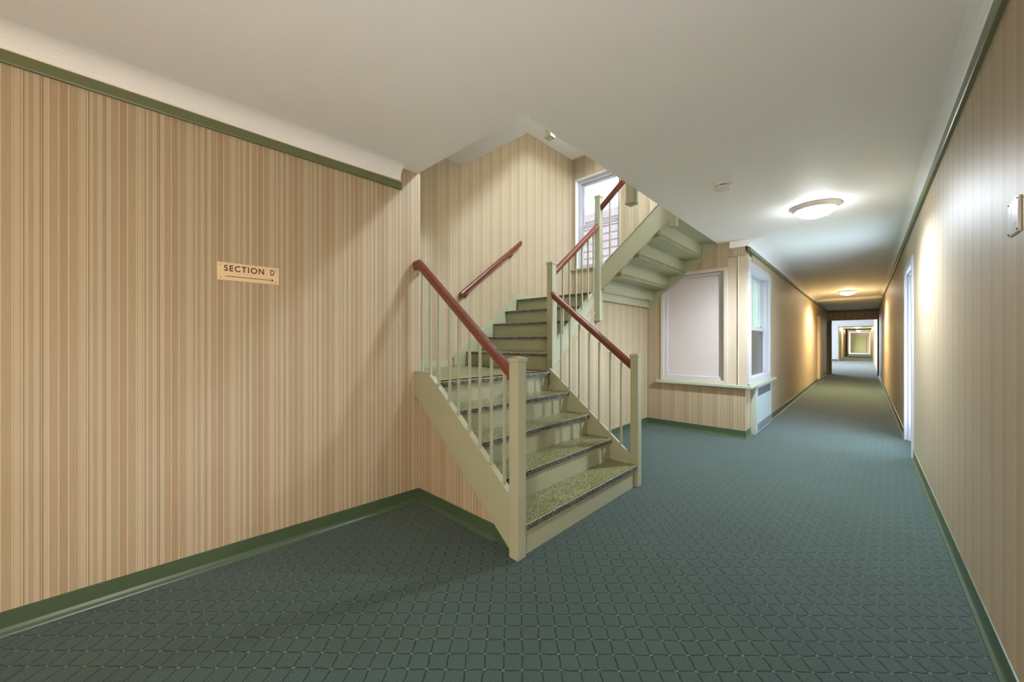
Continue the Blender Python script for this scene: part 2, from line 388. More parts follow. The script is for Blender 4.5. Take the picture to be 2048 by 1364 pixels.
# walls carrying the stair: under the first flight, under the landing and second flight
w = MB(); w.poly_prism([(-2.575, 1.64, 0), (-1.56, 1.64, 0), (-2.575, 1.64, 0.80)], (0, 0.03, 0))
w.build('wall_stair_spandrel', M['paper'], kind=ST)
w = MB(); w.poly_prism([(-2.436, 3.14, 0), (-2.436, YB, 0), (-2.436, YB, 1.78), (-2.436, 4.10, 1.78), (-2.436, 3.14, 0.90)], (-0.05, 0, 0))
w.build('wall_stair_under', M['paper'], kind=ST)
# far end: opening into the cross hall, second opening, last door
w = MB(); w.box(XC - T, -0.97, 19.5, 19.7, 0, 2.12); w.box(0.345, XR, 19.5, 19.7, 0, 2.12); w.box(XC - T, XR, 19.5, 19.7, 2.12, CEIL)
w.build('wall_end', M['paper'], kind=ST)
w = MB(); w.box(-1.055, -0.965, 19.46, 19.72, 0, 2.12); w.box(0.335, XR, 19.40, 19.72, 0, 2.12)
w.build('door_frame_1', M['darkgreen'], kind=ST).name = 'trim_2'
lw = plain('pale_hall_wallpaper', (196, 196, 200), 0.5)
w = MB(); w.box(-4.7, -1.28, 33.8, 34.0, 0, 3.0); w.box(-1.28, XR, 33.8, 34.0, 2.30, 3.0); w.box(-4.9, -4.7, 19.6, 34, 0, 3.0); w.box(-4.7, XC - T, 19.6, 19.7, 0, 3.0); w.box(XC - T, 0.5, 19.72, 19.75, CEIL, 3.0); w.box(0.40, 0.5, 19.7, 34, 2.5, 3.0)
w.build('wall_cross_hall', lw, kind=ST)
w = MB(); w.box(-1.33, -1.28, 33.76, 33.9, 0, 2.35); w.box(-1.28, XR, 33.76, 33.9, 2.28, 2.35); w.build('trim_3', M['olive'], kind=ST)
w = MB(); w.box(-1.5, -1.28, 34, 46, 0, 2.45); w.box(-1.5, -1.28, 46.3, 55, 0, 2.45); w.box(-3.4, 0.5, 62, 62.2, 0, 2.5); w.box(-3.6, -3.4, 55, 62.2, 0, 2.5); w.box(-1.5, -1.28, 61, 62, 0, 2.5)
w.build('wall_far', M['paper'], kind=ST)
MB().box(-1.30, -1.16, 45.6, 46.1, 0, 2.4).build('wall_brick_pier', M['brick'], kind=ST)

# ---- baseboards: cove base with a pale toe
def baseboard(name, path, h=0.098):                         # path runs so the room is on its right-hand side
    prof = [(0, 0), (0.022, 0), (0.020, 0.006), (0.009, 0.016), (0.005, 0.03), (0.005, h), (0, h + 0.002)]
    return MB().sweep(prof, path).build(name, M['base'], kind=ST)
baseboard('baseboard_left', [L(-3.0), L(1.985), (-2.5655, 1.639, 0), (-1.69, 1.639, 0)])
bb = MB(); bb.poly_prism([(-1.69, 1.639, 0), (-1.69, 1.639, 0.098), (-1.585, 1.639, 0.012), (-1.575, 1.639, 0)], (0, -0.008, 0)); bb.build('baseboard_stair', M['base'], kind=ST)
baseboard('baseboard_bay', [(-2.436, 3.2, 0), (-2.436, YB, 0), (-1.128, YB, 0), (-1.128, 5.895, 0)])
baseboard('baseboard_corridor_left', [(XC, 7.09, 0), (XC, 15.2, 0), (-1.03, 15.2, 0), (-1.03, 16.3, 0), (XC, 16.3, 0), (XC, 19.46, 0)])
baseboard('baseboard_right', [(XR, DY0 - 0.085, 0), (XR, -3.4, 0)])
baseboard('baseboard_corridor_right', [(XR, 19.4, 0), (XR, DY1 + 0.085, 0)])
baseboard('baseboard_cross_hall', [(-4.6, 33.8, 0), (-1.33, 33.8, 0)])
baseboard('baseboard_far', [(-1.28, 34.0, 0), (-1.28, 46, 0)])

# ---- picture rails and plaster coves
def rail_trim(name, path, h=0.056, d=0.018):
    return MB().sweep([(0, 0), (d - 0.004, 0), (d, 0.006), (d, h - 0.006), (d - 0.006, h), (0, h)], path).build(name, M['trim'], kind=ST)
def cove(name, path, r=0.095, h=0.10):
    a = [(r - r * math.sin(t), h - h * (1 - math.cos(t)) ) for t in []]
    prof = [(0, h)] + [(0.0, 0.0)] + [(r * (1 - math.cos(t)), h * math.sin(t)) for t in [i * math.pi / 16 for i in range(1, 9)]]
    return MB().sweep(prof, path).build(name, M['ceiling'], kind=ST)
rail_trim('trim_4', [L(-3.0, 0, 2.465), L(0, 0, 2.443), L(1.83, 0, 2.413)])
cove('trim_5', [L(-3.0, 0, 2.488), L(1.83, 0, 2.485)], 0.10, 0.099)
rail_trim('trim_6', [(XR, 19.5, 2.494), (XR, -3.4, 2.494)], 0.075, 0.022)
cove('trim_7', [(XR, 14.85, 2.52), (XR, -3.4, 2.52)], 0.10, 0.066)
rail_trim('trim_8', [(XC, YB - 0.03, 2.432), (XC, 19.5, 2.432)], 0.05, 0.03)
cove('trim_9', [(XC, YB - 0.0, 2.482), (XC, 14.85, 2.482)], 0.19, 0.104)
MB().box(XC, XR, 19.44, 19.5, 2.43, 2.475).build('trim_10', M['trim'], kind=ST)
MB().box(-1.31, XC, YB - 0.012, YB, 2.50, CEIL).build('trim_11', M['ceiling'], kind=ST)

# ---- windows
def window_root(name, loc):
    o = bpy.data.objects.new(name, None); o.location = loc; o.empty_display_size = 0.1; o['kind'] = ST; COL.objects.link(o); return o
def frame_x(mb, x0, x1, z0, z1, y0, y1, wd):                 # rectangular frame in a plane facing -Y
    mb.box(x0, x0 + wd, y0, y1, z0, z1); mb.box(x1 - wd, x1, y0, y1, z0, z1)
    mb.box(x0 + wd, x1 - wd, y0, y1, z0, z0 + wd); mb.box(x0 + wd, x1 - wd, y0, y1, z1 - wd, z1)
def frame_y(mb, y0, y1, z0, z1, x0, x1, wd):
    mb.box(x0, x1, y0, y0 + wd, z0, z1); mb.box(x0, x1, y1 - wd, y1, z0, z1)
    mb.box(x0, x1, y0 + wd, y1 - wd, z0, z0 + wd); mb.box(x0, x1, y0 + wd, y1 - wd, z1 - wd, z1)
# bay: fixed obscure panel
w1 = window_root('window_1', (-1.78, YB, 0.69))
m = MB(); frame_x(m, BX0, BX1, 0.69, BZ1, YB - 0.012, YB + 0.05, 0.045); m.build('casing', plain('cream_casing_paint', (200, 190, 176), 0.4), w1, 0.004)
m = MB(); frame_x(m, BX0 + 0.045, BX1 - 0.045, 0.735, BZ1 - 0.045, YB + 0.03, YB + 0.075, 0.042); m.build('sash', M['whitewin'], w1, 0.004)
MB().box(BX0 + 0.087, BX1 - 0.087, YB + 0.055, YB + 0.07, 0.777, BZ1 - 0.087).build('pane', M['frost'], w1)['label'] = 'blank pinkish grey obscure panel'
# double hung window on the corridor side
w2 = window_root('window_2', (XC, 6.3, 0.69))
m = MB(); frame_y(m, YB + 0.02, 7.10, 0.70, 2.31, XC - 0.02, XC + 0.018, 0.085); m.build('casing', M['whitewin'], w2, 0.005)
m = MB(); frame_y(m, YB + 0.10, 7.02, 0.70, 2.25, XC - 0.20, XC - 0.02, 0.03); m.build('jamb', M['whitewin'], w2)
m = MB(); frame_y(m, YB + 0.13, 6.99, 1.42, 2.22, XC - 0.135, XC - 0.095, 0.05); m.build('upper_sash', M['whitewin'], w2, 0.004)
m = MB(); frame_y(m, YB + 0.13, 6.99, 0.73, 1.47, XC - 0.085, XC - 0.045, 0.05); sash = m.build('lower_sash', M['whitewin'], w2, 0.004)
MB().box(XC - 0.12, XC - 0.115, YB + 0.17, 6.95, 1.46, 2.18).build('upper_pane', M['obscure'], w2)
MB().box(XC - 0.068, XC - 0.063, YB + 0.17, 6.95, 0.77, 1.43).build('lower_pane', M['screenglass'], w2)
for y in (6.05, 6.7):
    m = MB(); m.lathe([(0.0, 0.0), (0.016, 0), (0.016, 0.008), (0.010, 0.018), (0.0, 0.02)], (XC - 0.055, y, 1.47), 16); m.build('sash_lock', M['steel'], w2)
# stair landing window
w3 = window_root('window_3', (-3.32, YB, WZ0))
m = MB(); frame_x(m, WX0 + 0.002, WX1 - 0.002, WZ0 + 0.005, WZ1 - 0.002, YB + 0.09, YB + 0.17, 0.06); m.build('jamb', M['whitewin'], w3, 0.004)
m = MB(); frame_x(m, WX0 + 0.06, WX1 - 0.06, 3.29, WZ1 - 0.06, YB + 0.135, YB + 0.165, 0.042); m.build('upper_sash', M['whitewin'], w3, 0.003)
m = MB(); frame_x(m, WX0 + 0.06, WX1 - 0.06, WZ0 + 0.04, 3.335, YB + 0.10, YB + 0.13, 0.042); m.build('lower_sash', M['whitewin'], w3, 0.003)
MB().box(WX0 + 0.1, WX1 - 0.1, YB + 0.148, YB + 0.152, 3.33, WZ1 - 0.1).build('upper_pane', M['dullglass'], w3)
MB().box(WX0 + 0.1, WX1 - 0.1, YB + 0.113, YB + 0.117, WZ0 + 0.08, 3.29).build('lower_pane', M['dullglass'], w3)
MB().box(WX0 - 0.06, WX1 + 0.06, YB - 0.045, YB + 0.09, WZ0 - 0.025, WZ0 + 0.006).build('sill', M['sill'], w3, 0.003)
MB().box(WX0, WX0 + 0.006, YB, YB + 0.09, WZ0, WZ1).box(WX0, WX1, YB, YB + 0.09, WZ1 - 0.006, WZ1).box(WX1 - 0.006, WX1, YB, YB + 0.09, WZ0, WZ1).build('reveal', M['plaster'], w3)
# window board round the bay corner
m = MB(); m.poly_prism([(-2.285, YB - 0.055, 0.655), (XC + 0.055, YB - 0.055, 0.655), (XC + 0.055, 7.42, 0.655), (XC, 7.42, 0.655), (XC, YB, 0.655), (-2.285, YB, 0.655)], (0, 0, 0.036))
m.box(XC - 0.25, XC, YB + 0.01, 7.0, 0.655, 0.69); m.box(XC - 0.02, XC + 0.03, YB + 0.05, 7.1, 0.69, 0.712)
m.build('trim_12', M['sill'], kind=ST, bevel=0.004)
# ---- doors
d1 = window_root('door_1', (XR, 6.44, 0))
m = MB(); m.box(XR - 0.016, XR + 0.02, DY0 - 0.075, DY0 + 0.008, 0, DZ + 0.07); m.box(XR - 0.016, XR + 0.02, DY1 - 0.008, DY1 + 0.075, 0, DZ + 0.07); m.box(XR - 0.016, XR + 0.02, DY0 + 0.008, DY1 - 0.008, DZ - 0.008, DZ + 0.07)
m.build('casing', M['whitewin'], d1, 0.005)
m = MB(); m.box(XR + 0.02, XR + 0.14, DY0 + 0.002, DY0 + 0.02, 0, DZ - 0.02); m.box(XR + 0.02, XR + 0.14, DY1 - 0.02, DY1 - 0.002, 0, DZ - 0.02); m.box(XR + 0.02, XR + 0.14, DY0 + 0.002, DY1 - 0.002, DZ - 0.02, DZ - 0.002)
m.build('jamb', M['whitewin'], d1)
m = MB(); y0, y1 = DY0 + 0.02, DY1 - 0.02
m.box(XR + 0.12, XR + 0.16, y0, y0 + 0.1, 0.005, DZ - 0.02); m.box(XR + 0.12, XR + 0.16, y1 - 0.1, y1, 0.005, DZ - 0.02)
m.box(XR + 0.12, XR + 0.16, y0 + 0.1, y1 - 0.1, 0.005, 0.22); m.box(XR + 0.12, XR + 0.16, y0 + 0.1, y1 - 0.1, DZ - 0.12, DZ - 0.02)
m.build('door_leaf', M['whitewin'], d1)
MB().box(XR + 0.137, XR + 0.143, y0 + 0.1, y1 - 0.1, 0.22, DZ - 0.12).build('pane', M['dullglass'], d1)  # door glazing made up to let the added daylight in
m = MB(); m.lathe([(0, 0), (0.026, 0), (0.026, 0.008), (0.012, 0.012), (0.012, 0.04), (0.026, 0.05), (0.026, 0.07), (0, 0.076)], (0, 0, 0), 20)
for i, v in enumerate(m.v): m.v[i] = (XR + 0.12 - v[2], DY0 + 0.1 + v[0], 0.98 + v[1])
m.build('doorknob', M['steel'], d1, smooth=True)
d2 = window_root('door_2', (-0.42, 62, 0))
MB().box(-0.86, 0.02, 61.95, 62.0, 0.01, 1.97).build('door_leaf', M['olive'], d2)
m = MB(); m.box(-0.95, -0.86, 61.93, 62.0, 0, 2.06); m.box(0.02, 0.11, 61.93, 62.0, 0, 2.06); m.box(-0.86, 0.02, 61.93, 62.0, 1.97, 2.06); m.build('casing', M['olive'], d2)

# ------------------------------------------------------------------ the staircase
RI = 0.189
LZ1, LZ2 = 5 * RI, 10 * RI
stair = thing('staircase', (-1.95, 2.4, 0), 'sage green steel staircase of three flights with red wooden rails and terrazzo treads', 'staircase')
class Flight:                                             # local (run, width, height) -> world
    def __init__(s, o, run, wid, rl): s.o = Vector(o); s.r = Vector(run); s.w = Vector(wid); s.rl = rl; s.k = RI / rl
    def p(s, u, v, z): return s.o + s.r * u + s.w * v + Vector((0, 0, z))
    def box(s, mb, u0, u1, v0, v1, z0, z1, mi=0):
        return mb.poly_prism([s.p(u0, v0, z0), s.p(u1, v0, z0), s.p(u1, v1, z0), s.p(u0, v1, z0)], (0, 0, z1 - z0), mi)
    def nose(s, u): return RI + u * s.k
    def steps(s, v0, v1, n, last_run=None):
        for i in range(n):
            u, z = i * s.rl, RI * (i + 1)
            u1 = u + s.rl + 0.03
            # riser with a small lip under the nosing
            m = MB(); s.box(m, u + 0.024, u + 0.034, v0, v1, z - RI, z - 0.036); s.box(m, u + 0.012, u + 0.024, v0, v1, z - 0.05, z - 0.034)
            m.build('riser', M['paint'], stair)
            m = MB()
            if i < n - 1:
                s.box(m, u + 0.016, u1, v0, v1, z - 0.034, z)
                t = m.build('tread', M['tread'], stair)
            else:
                s.box(m, u + 0.016, u + 0.10, v0, v1, z - 0.034, z)
                t = m.build('tread', M['landing'], stair)
            m = MB(); s.box(m, u + 0.030, (u1 if i < n - 1 else u + 0.10) - 0.001, v0, v1, z - 0.041, z - 0.0335); m.build('tread_pan', M['paint'], t)['label'] = 'painted steel pan under the tread'
            m = MB(); s.box(m, u, u + 0.016, v0, v1, z - 0.036, z - 0.002); s.box(m, u + 0.001, u + 0.008, v0, v1, z - 0.004, z + 0.001, 1)
            m.build('nosing', [M['nose'], M['noseline']], t, 0.002)['label'] = 'dark worn front edge of the tread'
    def stringer(s, v0, v1, up, dn, ua, ub, zmin=None, topcut=None, name='stringer', mt=None):
        lo = lambda u: s.nose(u) - dn; hi = lambda u: s.nose(u) + up
        pts = []
        if zmin is not None and lo(ua) < zmin:
            uz = (zmin + dn - RI) / s.k
            pts += [(ua, zmin), (uz, zmin)]
        else: pts += [(ua, lo(ua))]
        pts += [(ub, lo(ub))]
        if topcut is not None and hi(ub) > topcut:
            ut = (topcut - up - RI) / s.k
            pts += [(ub, topcut), (ut, topcut)]
        else: pts += [(ub, hi(ub))]
        pts += [(ua, hi(ua))]
        m = MB(); m.poly_prism([s.p(u, v0, z) for u, z in pts], s.w * (v1 - v0))
        # narrow flanges along the top and bottom edges, as on rolled channel
        o = m.build(name, mt or M['paint'], stair, 0.003)
        return o
F1 = Flight((-1.43, 1.605, 0), (-1, 0, 0), (0, 1, 0), 0.235)
F1.steps(0.026, 1.475, 5)
F1.stringer(0.0, 0.028, 0.06, 0.255, 0.045, 1.137, 0.0, LZ1 + 0.075)
F1.stringer(1.475, 1.503, 0.03, 0.20, 0.06, 0.95, 0.0)
F2 = Flight((XS, 3.135, LZ1), (0, 1, 0), (1, 0, 0), 0.243)
F2.steps(0.026, 1.356, 5)
F2.stringer(1.356, 1.383, 0.03, 0.24, 0.02, 0.945, None, RI * 5 + 0.03)
F2.stringer(0.0, 0.026, 0.085, 0.22, -0.20, 0.97, 0.0, RI * 5 + 0.10, 'wall_stringer')
F3 = Flight((-2.37, 4.095, LZ2), (1, 0, 0), (0, 1, 0), 0.23)
F3.steps(0.026, 1.475, 5)
F3.stringer(0.0, 0.026, 0.10, 0.185, 0.0, 0.845, None, 0.945)
F3.stringer(1.475, 1.503, 0.06, 0.26, -0.03, 0.92, None, 0.695)
# top flanges of the front stringers
m = MB(); zz = lambda u: F1.nose(u) + 0.06
m.poly_prism([F1.p(0.12, -0.004, zz(0.12)), F1.p(0.92, -0.004, zz(0.92)), F1.p(0.92, -0.004, zz(0.92) + 0.008), F1.p(0.12, -0.004, zz(0.12) + 0.008)], (0, 0.042, 0))
m.poly_prism([(-2.375, 1.600, 1.020), (-2.570, 1.600, 1.020), (-2.570, 1.600, 1.028), (-2.375, 1.600, 1.028)], (0, 0.042, 0))
m.build('stringer_flange', M['paint'], stair)
m = MB(); zb = lambda u: F1.nose(u) - 0.255
m.poly_prism([F1.p(0.10, -0.004, zb(0.10)), F1.p(1.137, -0.004, zb(1.137)), F1.p(1.137, -0.004, zb(1.137) + 0.008), F1.p(0.10, -0.004, zb(0.10) + 0.008)], (0, 0.034, 0))
m.build('stringer_flange', M['paint'], stair)
m = MB(); za = lambda u: F2.nose(u) - 0.24; zc = lambda u: F2.nose(u) + 0.03
for q in (za, zc):
    m.poly_prism([F2.p(0.06, 1.356, q(0.06)), F2.p(0.94, 1.356, q(0.94)), F2.p(0.94, 1.356, q(0.94) + 0.008), F2.p(0.06, 1.356, q(0.06) + 0.008)], (0.038, 0, 0))
m.build('stringer_flange', M['paint'], stair)
m = MB(); ze = lambda u: F3.nose(u) + 0.10; zd = lambda u: F3.nose(u) - 0.185
m.poly_prism([F3.p(0.06, -0.006, ze(0.06)), F3.p(0.72, -0.006, ze(0.72)), F3.p(0.72, -0.006, ze(0.72) + 0.008), F3.p(0.06, -0.006, ze(0.06) + 0.008)], (0, 0.04, 0))
m.poly_prism([F3.p(0.06, -0.006, zd(0.06)), F3.p(0.84, -0.006, zd(0.84)), F3.p(0.84, -0.006, zd(0.84) + 0.008), F3.p(0.06, -0.006, zd(0.06) + 0.008)], (0, 0.04, 0))
m.build('stringer_flange', M['paint'], stair)
# angle cleats holding the treads of the upper flight to its far stringer
for i in range(1, 4):
    m = MB(); u, z = i * 0.23, RI * (i + 1); F3.box(m, u + 0.035, u + 0.052, 1.45, 1.475, z - RI - 0.0, z - 0.036); m.build('tread_bracket', M['paint'], stair)
# landings
MB().box(XS, -2.40, 1.66, 3.13, LZ1 - 0.11, LZ1).build('landing', M['landing'], stair)
MB().box(XS, -2.395, 4.14, YB, LZ2 - 0.11, LZ2).build('landing', [M['paint']], stair)
m = MB(); m.box(XS, XS + 0.012, 1.66, 3.0, LZ1, LZ1 + 0.085); m.box(XS, -2.58, 1.655, 1.667, LZ1, LZ1 + 0.085)
m.build('landing_skirting', M['paint'], stair)
m = MB(); m.box(XS, XS + 0.012, 4.1, YB, LZ2, LZ2 + 0.09); m.box(XS, -2.4, YB - 0.012, YB, LZ2, LZ2 + 0.09); m.build('landing_skirting', M['paint'], stair)
# newel posts with caps
def newel(x0, y0, z0, z1, parent, s=0.071, cap=True, foot=False):
    n = MB().box(x0, x0 + s, y0, y0 + s, z0, z1 - 0.028).build('newel_post', M['paint'], parent, 0.003)
    cx, cy, e = x0 + s / 2, y0 + s / 2, s / 2 + 0.006
    if cap:
        m = MB(); m.box(cx - e, cx + e, cy - e, cy + e, z1 - 0.03, z1 - 0.012)
        k = len(m.v); q = 0.016
        m.v += [(cx - e, cy - e, z1 - 0.012), (cx + e, cy - e, z1 - 0.012), (cx + e, cy + e, z1 - 0.012), (cx - e, cy + e, z1 - 0.012),
                (cx - q, cy - q, z1), (cx + q, cy - q, z1), (cx + q, cy + q, z1), (cx - q, cy + q, z1)]
        m.f += [(k, k + 1, k + 5, k + 4), (k + 1, k + 2, k + 6, k + 5), (k + 2, k + 3, k + 7, k + 6), (k + 3, k, k + 4, k + 7), (k + 4, k + 5, k + 6, k + 7)]; m.m += [0] * 5
        m.build('newel_cap', M['paint'], n, 0.002)
    if foot:
        e2 = s / 2 + 0.007
        m = MB(); m.box(cx - e2, cx + e2, cy - e2, cy + e2, z0 - 0.004, z0 + 0.016)
        m.box(cx - 0.022, cx + 0.022, cy - 0.022, cy + 0.022, z0 - 0.016, z0 - 0.004); m.build('newel_drop', M['paint'], n, 0.003)
    return n
newel(-1.506, 1.566, 0, 1.170, stair)
newel(-1.495, 3.087, 0, 1.155, stair)
newel(-2.441, 3.115, 0.80, 2.105, stair)
newel(-2.437, 4.066, 1.52, 3.075, stair, 0.072, foot=True)
newel(-1.520, 4.046, 2.485, 3.95, stair)
# newels of the storey above that poke below its floor
up = thing('stair_newel', (-1.485, 3.065, 2.6), 'green newel drop poking below the white ceiling edge, before the upper flight rail', 'stair post')
newel(-1.522, 3.055, 2.462, 3.95, up, 0.072, True, True)
up = thing('stair_newel', (-2.405, 3.12, 3.5), 'small olive newel drop hanging against the white upper landing soffit', 'stair post')
newel(-2.441, 3.085, 3.40, 4.93, up, 0.071, True, True)
# balusters
def bal(x, y, z0, z1, s=0.0075): MB().box(x - s, x + s, y - s, y + s, z0, z1).build('baluster', M['paint'], stair)
RT = 0.845; RH = 0.078
n1 = lambda x: RI + (-1.43 - x) * F1.k
n2 = lambda y: LZ1 + RI + (y - 3.135) * F2.k
n3 = lambda x: LZ2 + RI + (x + 2.37) * F3.k
for x in (-2.483, -2.376, -2.268, -2.142, -2.04, -1.923, -1.818, -1.709, -1.595):
    bal(x, 1.619, min(n1(x) + 0.05, 1.02), min(n1(x) + RT - RH - 0.002, 1.79))
for x in (-2.24, -2.136, -2.025, -1.913, -1.805, -1.692, -1.583):
    bal(x, 3.094, n1(x) + 0.02, n1(x) + RT - RH - 0.002)
for y in (3.247, 3.376, 3.501, 3.632, 3.758, 3.889, 4.01):
    bal(-2.421, y, n2(y) + 0.02, n2(y) + 0.775)
for x in (-2.25, -2.13, -2.01, -1.89, -1.765, -1.64):
    bal(x, 4.108, n3(x) + 0.09, n3(x) + 0.79)
# handrails: moulded profile
HR = [(-0.017, 0), (0.017, 0), (0.020, 0.014), (0.027, 0.020), (0.027, 0.036), (0.031, 0.042), (0.031, 0.054), (0.024, 0.068), (0.010, 0.077), (-0.010, 0.077),
      (-0.024, 0.068), (-0.031, 0.054), (-0.031, 0.042), (-0.027, 0.036), (-0.027, 0.020), (-0.020, 0.014)]
def handrail(path, parent, name='handrail'): return MB().sweep(HR, path).build(name, M['wood'], parent, 0.002)
yA = 1.603
handrail([(-1.506, yA, n1(-1.506) + RT - RH), (-2.495, yA, n1(-2.495) + RT - RH), (-2.555, yA, n1(-2.495) + RT - RH - 0.002)], stair)
MB().tube([(-2.52, yA, 1.80), (-2.545, yA + 0.01, 1.785), (-2.566, yA + 0.025, 1.785)], 0.011, 8).build('rail_bracket', M['paint'], stair)
handrail([(-1.495, 3.12, n1(-1.495) + RT - RH + 0.0), (-2.37, 3.12, n1(-2.37) + RT - RH)], stair)
handrail([(-2.405, 3.186, n2(3.186) + RT - RH + 0.012), (-2.405, 4.07, n2(4.07) + RT - RH + 0.012)], stair)
handrail([(-2.37, 4.105, n3(-2.37) + RT - RH + 0.03), (-1.52, 4.105, n3(-1.52) + RT - RH + 0.03)], stair)
# wall handrail
wr = thing('wall_handrail', (XS + 0.06, 3.6, 2.2), 'short red wooden handrail fixed on brackets to the striped stairwell wall', 'handrail')
HX = XS + 0.06
handrail([(HX, 3.01, 1.815), (HX, 4.16, 2.70)], wr, 'rail')
for y in (3.13, 3.98):
    z = 1.815 + (y - 3.01) * 0.885 / 1.15
    b = MB().tube([(HX, y, z + 0.002), (HX, y, z - 0.035), (HX - 0.03, y, z - 0.05), (XS + 0.004, y, z - 0.05)], 0.009, 8).build('rail_bracket', M['steel'], wr, smooth=True)
    m = MB(); m.lathe([(0.0, 0), (0.028, 0), (0.028, 0.006), (0.0, 0.008)], (0, 0, 0), 16)
    for i, v in enumerate(m.v): m.v[i] = (XS + v[2], y + v[0], z - 0.05 + v[1])
    m.build('wall_plate', M['steel'], b)

# ------------------------------------------------------------------ fittings
def lamp_light(x, y, z, power, col):
    l = bpy.data.lights.new('ceiling_lamp_light', 'SPOT'); l.energy = power; l.color = col; l.spot_size = math.radians(172); l.spot_blend = 0.75; l.shadow_soft_size = 0.05
    o = bpy.data.objects.new('ceiling_lamp_light', l); o.location = (x, y, z); COL.objects.link(o)
def ceiling_lamp(x, y, z, label, r=0.195, bowl=None, group='flush ceiling lamps'):
    t = thing('ceiling_lamp', (x, y, z), label, 'ceiling lamp', group)
    m = MB(); m.lathe([(0.0, 0.0), (r, 0.0), (r, -0.008), (r * 0.95, -0.016), (r * 0.94, -0.022), (r * 0.87, -0.030), (r * 0.86, -0.036), (r * 0.80, -0.040), (r * 0.78, -0.030), (0, -0.030)], (x, y, z), 48)
    m.build('rim', M['rim'], t, smooth=True)
    a = [(r * 0.79 * math.cos(q), -0.036 - 0.072 * math.sin(q)) for q in [i * math.pi / 20 for i in range(0, 11)]]
    m = MB(); m.lathe(a, (x, y, z), 48); m.build('glass_bowl', bowl or M['glow'], t, smooth=True)
    m = MB(); m.lathe([(0.0, -0.106), (0.012, -0.108), (0.013, -0.114), (0.007, -0.120), (0.009, -0.126), (0, -0.130)], (x, y, z), 16); m.build('finial', M['rim'], t, smooth=True)
    return t
ceiling_lamp(-0.355, 4.70, CEIL, 'lit white flush ceiling lamp nearest, beyond the smoke detector')
ceiling_lamp(-0.33, 13.0, CEIL, 'lit white flush ceiling lamp farther down the corridor, before the lowered ceiling', bowl=M['glowwarm'])
lamp_light(-0.355, 4.70, CEIL - 0.19, 80, (0.78, 0.90, 1.0)); lamp_light(-0.33, 13.0, CEIL - 0.19, 150, (1.0, 0.80, 0.46))
ceiling_lamp(-0.45, 39.0, 2.45, 'tiny lit ceiling lamp in the distant hall, nearer of two', 0.22, M['glowfar'])
ceiling_lamp(-0.45, 49.5, 2.45, 'tiny lit ceiling lamp in the distant hall, closer to the olive door', 0.22, M['glowfar'])

sd = thing('smoke_detector', (-0.87, 3.51, CEIL), 'white round smoke detector on the ceiling before the lamp', 'smoke detector')
MB().lathe([(0, 0), (0.070, 0), (0.070, -0.012), (0.064, -0.014), (0, -0.014)], (-0.87, 3.51, CEIL), 40).build('mounting_plate', M['plastic'], sd, smooth=False)
MB().lathe([(0.050, -0.014), (0.050, -0.030), (0, -0.030)], (-0.87, 3.51, CEIL), 40).build('vent_ring', M['slot'], sd)
m = MB()
for i in range(14):
    a = 2 * math.pi * i / 14
    c0 = Vector((-0.87 + 0.055 * math.cos(a), 3.51 + 0.055 * math.sin(a), CEIL - 0.030)); tx = Vector((-math.sin(a), math.cos(a), 0)) * 0.005; rx = Vector((math.cos(a), math.sin(a), 0)) * 0.005
    m.poly_prism([c0 - tx - rx, c0 + tx - rx, c0 + tx + rx, c0 - tx + rx], (0, 0, 0.016))
m.build('vent_rib', M['plastic'], sd)
MB().lathe([(0.064, -0.028), (0.063, -0.036), (0.052, -0.046), (0.020, -0.050), (0, -0.050)], (-0.87, 3.51, CEIL), 40).build('cover', M['plastic'], sd, smooth=True)

# brass direction sign on the left wall
def text_mesh(name, body, size, mtl, parent, origin, xdir, normal, shear=0.0, spacing=1.0, width=None):
    cu = bpy.data.curves.new(name, 'FONT'); cu.body = body; cu.size = size; cu.space_character = spacing; cu.extrude = 0.0006; cu.offset = 0.0008
    tmp = bpy.data.objects.new(name, cu); COL.objects.link(tmp)
    dg = bpy.context.evaluated_depsgraph_get(); me = bpy.data.meshes.new_from_object(tmp.evaluated_get(dg))
    bpy.data.objects.remove(tmp)
    xs = [v.co.x for v in me.vertices]; x0, x1 = min(xs), max(xs); k = (width / (x1 - x0)) if width else 1.0
    X = Vector(xdir).normalized(); N = Vector(normal).normalized(); Z = Vector((0, 0, 1))
    for v in me.vertices:
        co = v.co.copy(); v.co = Vector(origin) + X * ((co.x - x0) * k) + Z * co.y + N * co.z
    me.materials.clear(); me.materials.append(mtl)
    o = bpy.data.objects.new(name, me); COL.objects.link(o); o.parent = parent; o.matrix_parent_inverse = Matrix.Translation(parent.location).inverted(); return o
S0, S1, SZ0, SZ1 = 0.728, 1.027, 1.603, 1.7045
sg = thing('wall_sign', L((S0 + S1) / 2, 0, SZ0), 'brass plate lettered SECTION D with an arrow, on striped wall', 'sign')
m = MB(); m.poly_prism([L(S0, 0, SZ0), L(S1, 0, SZ0), L(S1, 0, SZ1), L(S0, 0, SZ1)], LN * 0.004); m.build('plate', M['brass'], sg, 0.0008)
sw = S1 - S0
text_mesh('lettering', 'SECTION', 0.047, M['engraved'], sg, L(S0 + 0.105 * sw, 0.0042, SZ0 + 0.054), LD, LN, spacing=1.25, width=0.635 * sw)
text_mesh('lettering', 'D', 0.047, M['engraved'], sg, L(S0 + 0.85 * sw, 0.0042, SZ0 + 0.054), LD, LN, width=0.068 * sw)
m = MB(); za_ = SZ0 + 0.024
m.poly_prism([L(S0 + 0.115 * sw, 0.004, za_ - 0.0016), L(S0 + 0.885 * sw, 0.004, za_ - 0.0016), L(S0 + 0.885 * sw, 0.004, za_ + 0.0016), L(S0 + 0.115 * sw, 0.004, za_ + 0.0016)], LN * 0.0007)
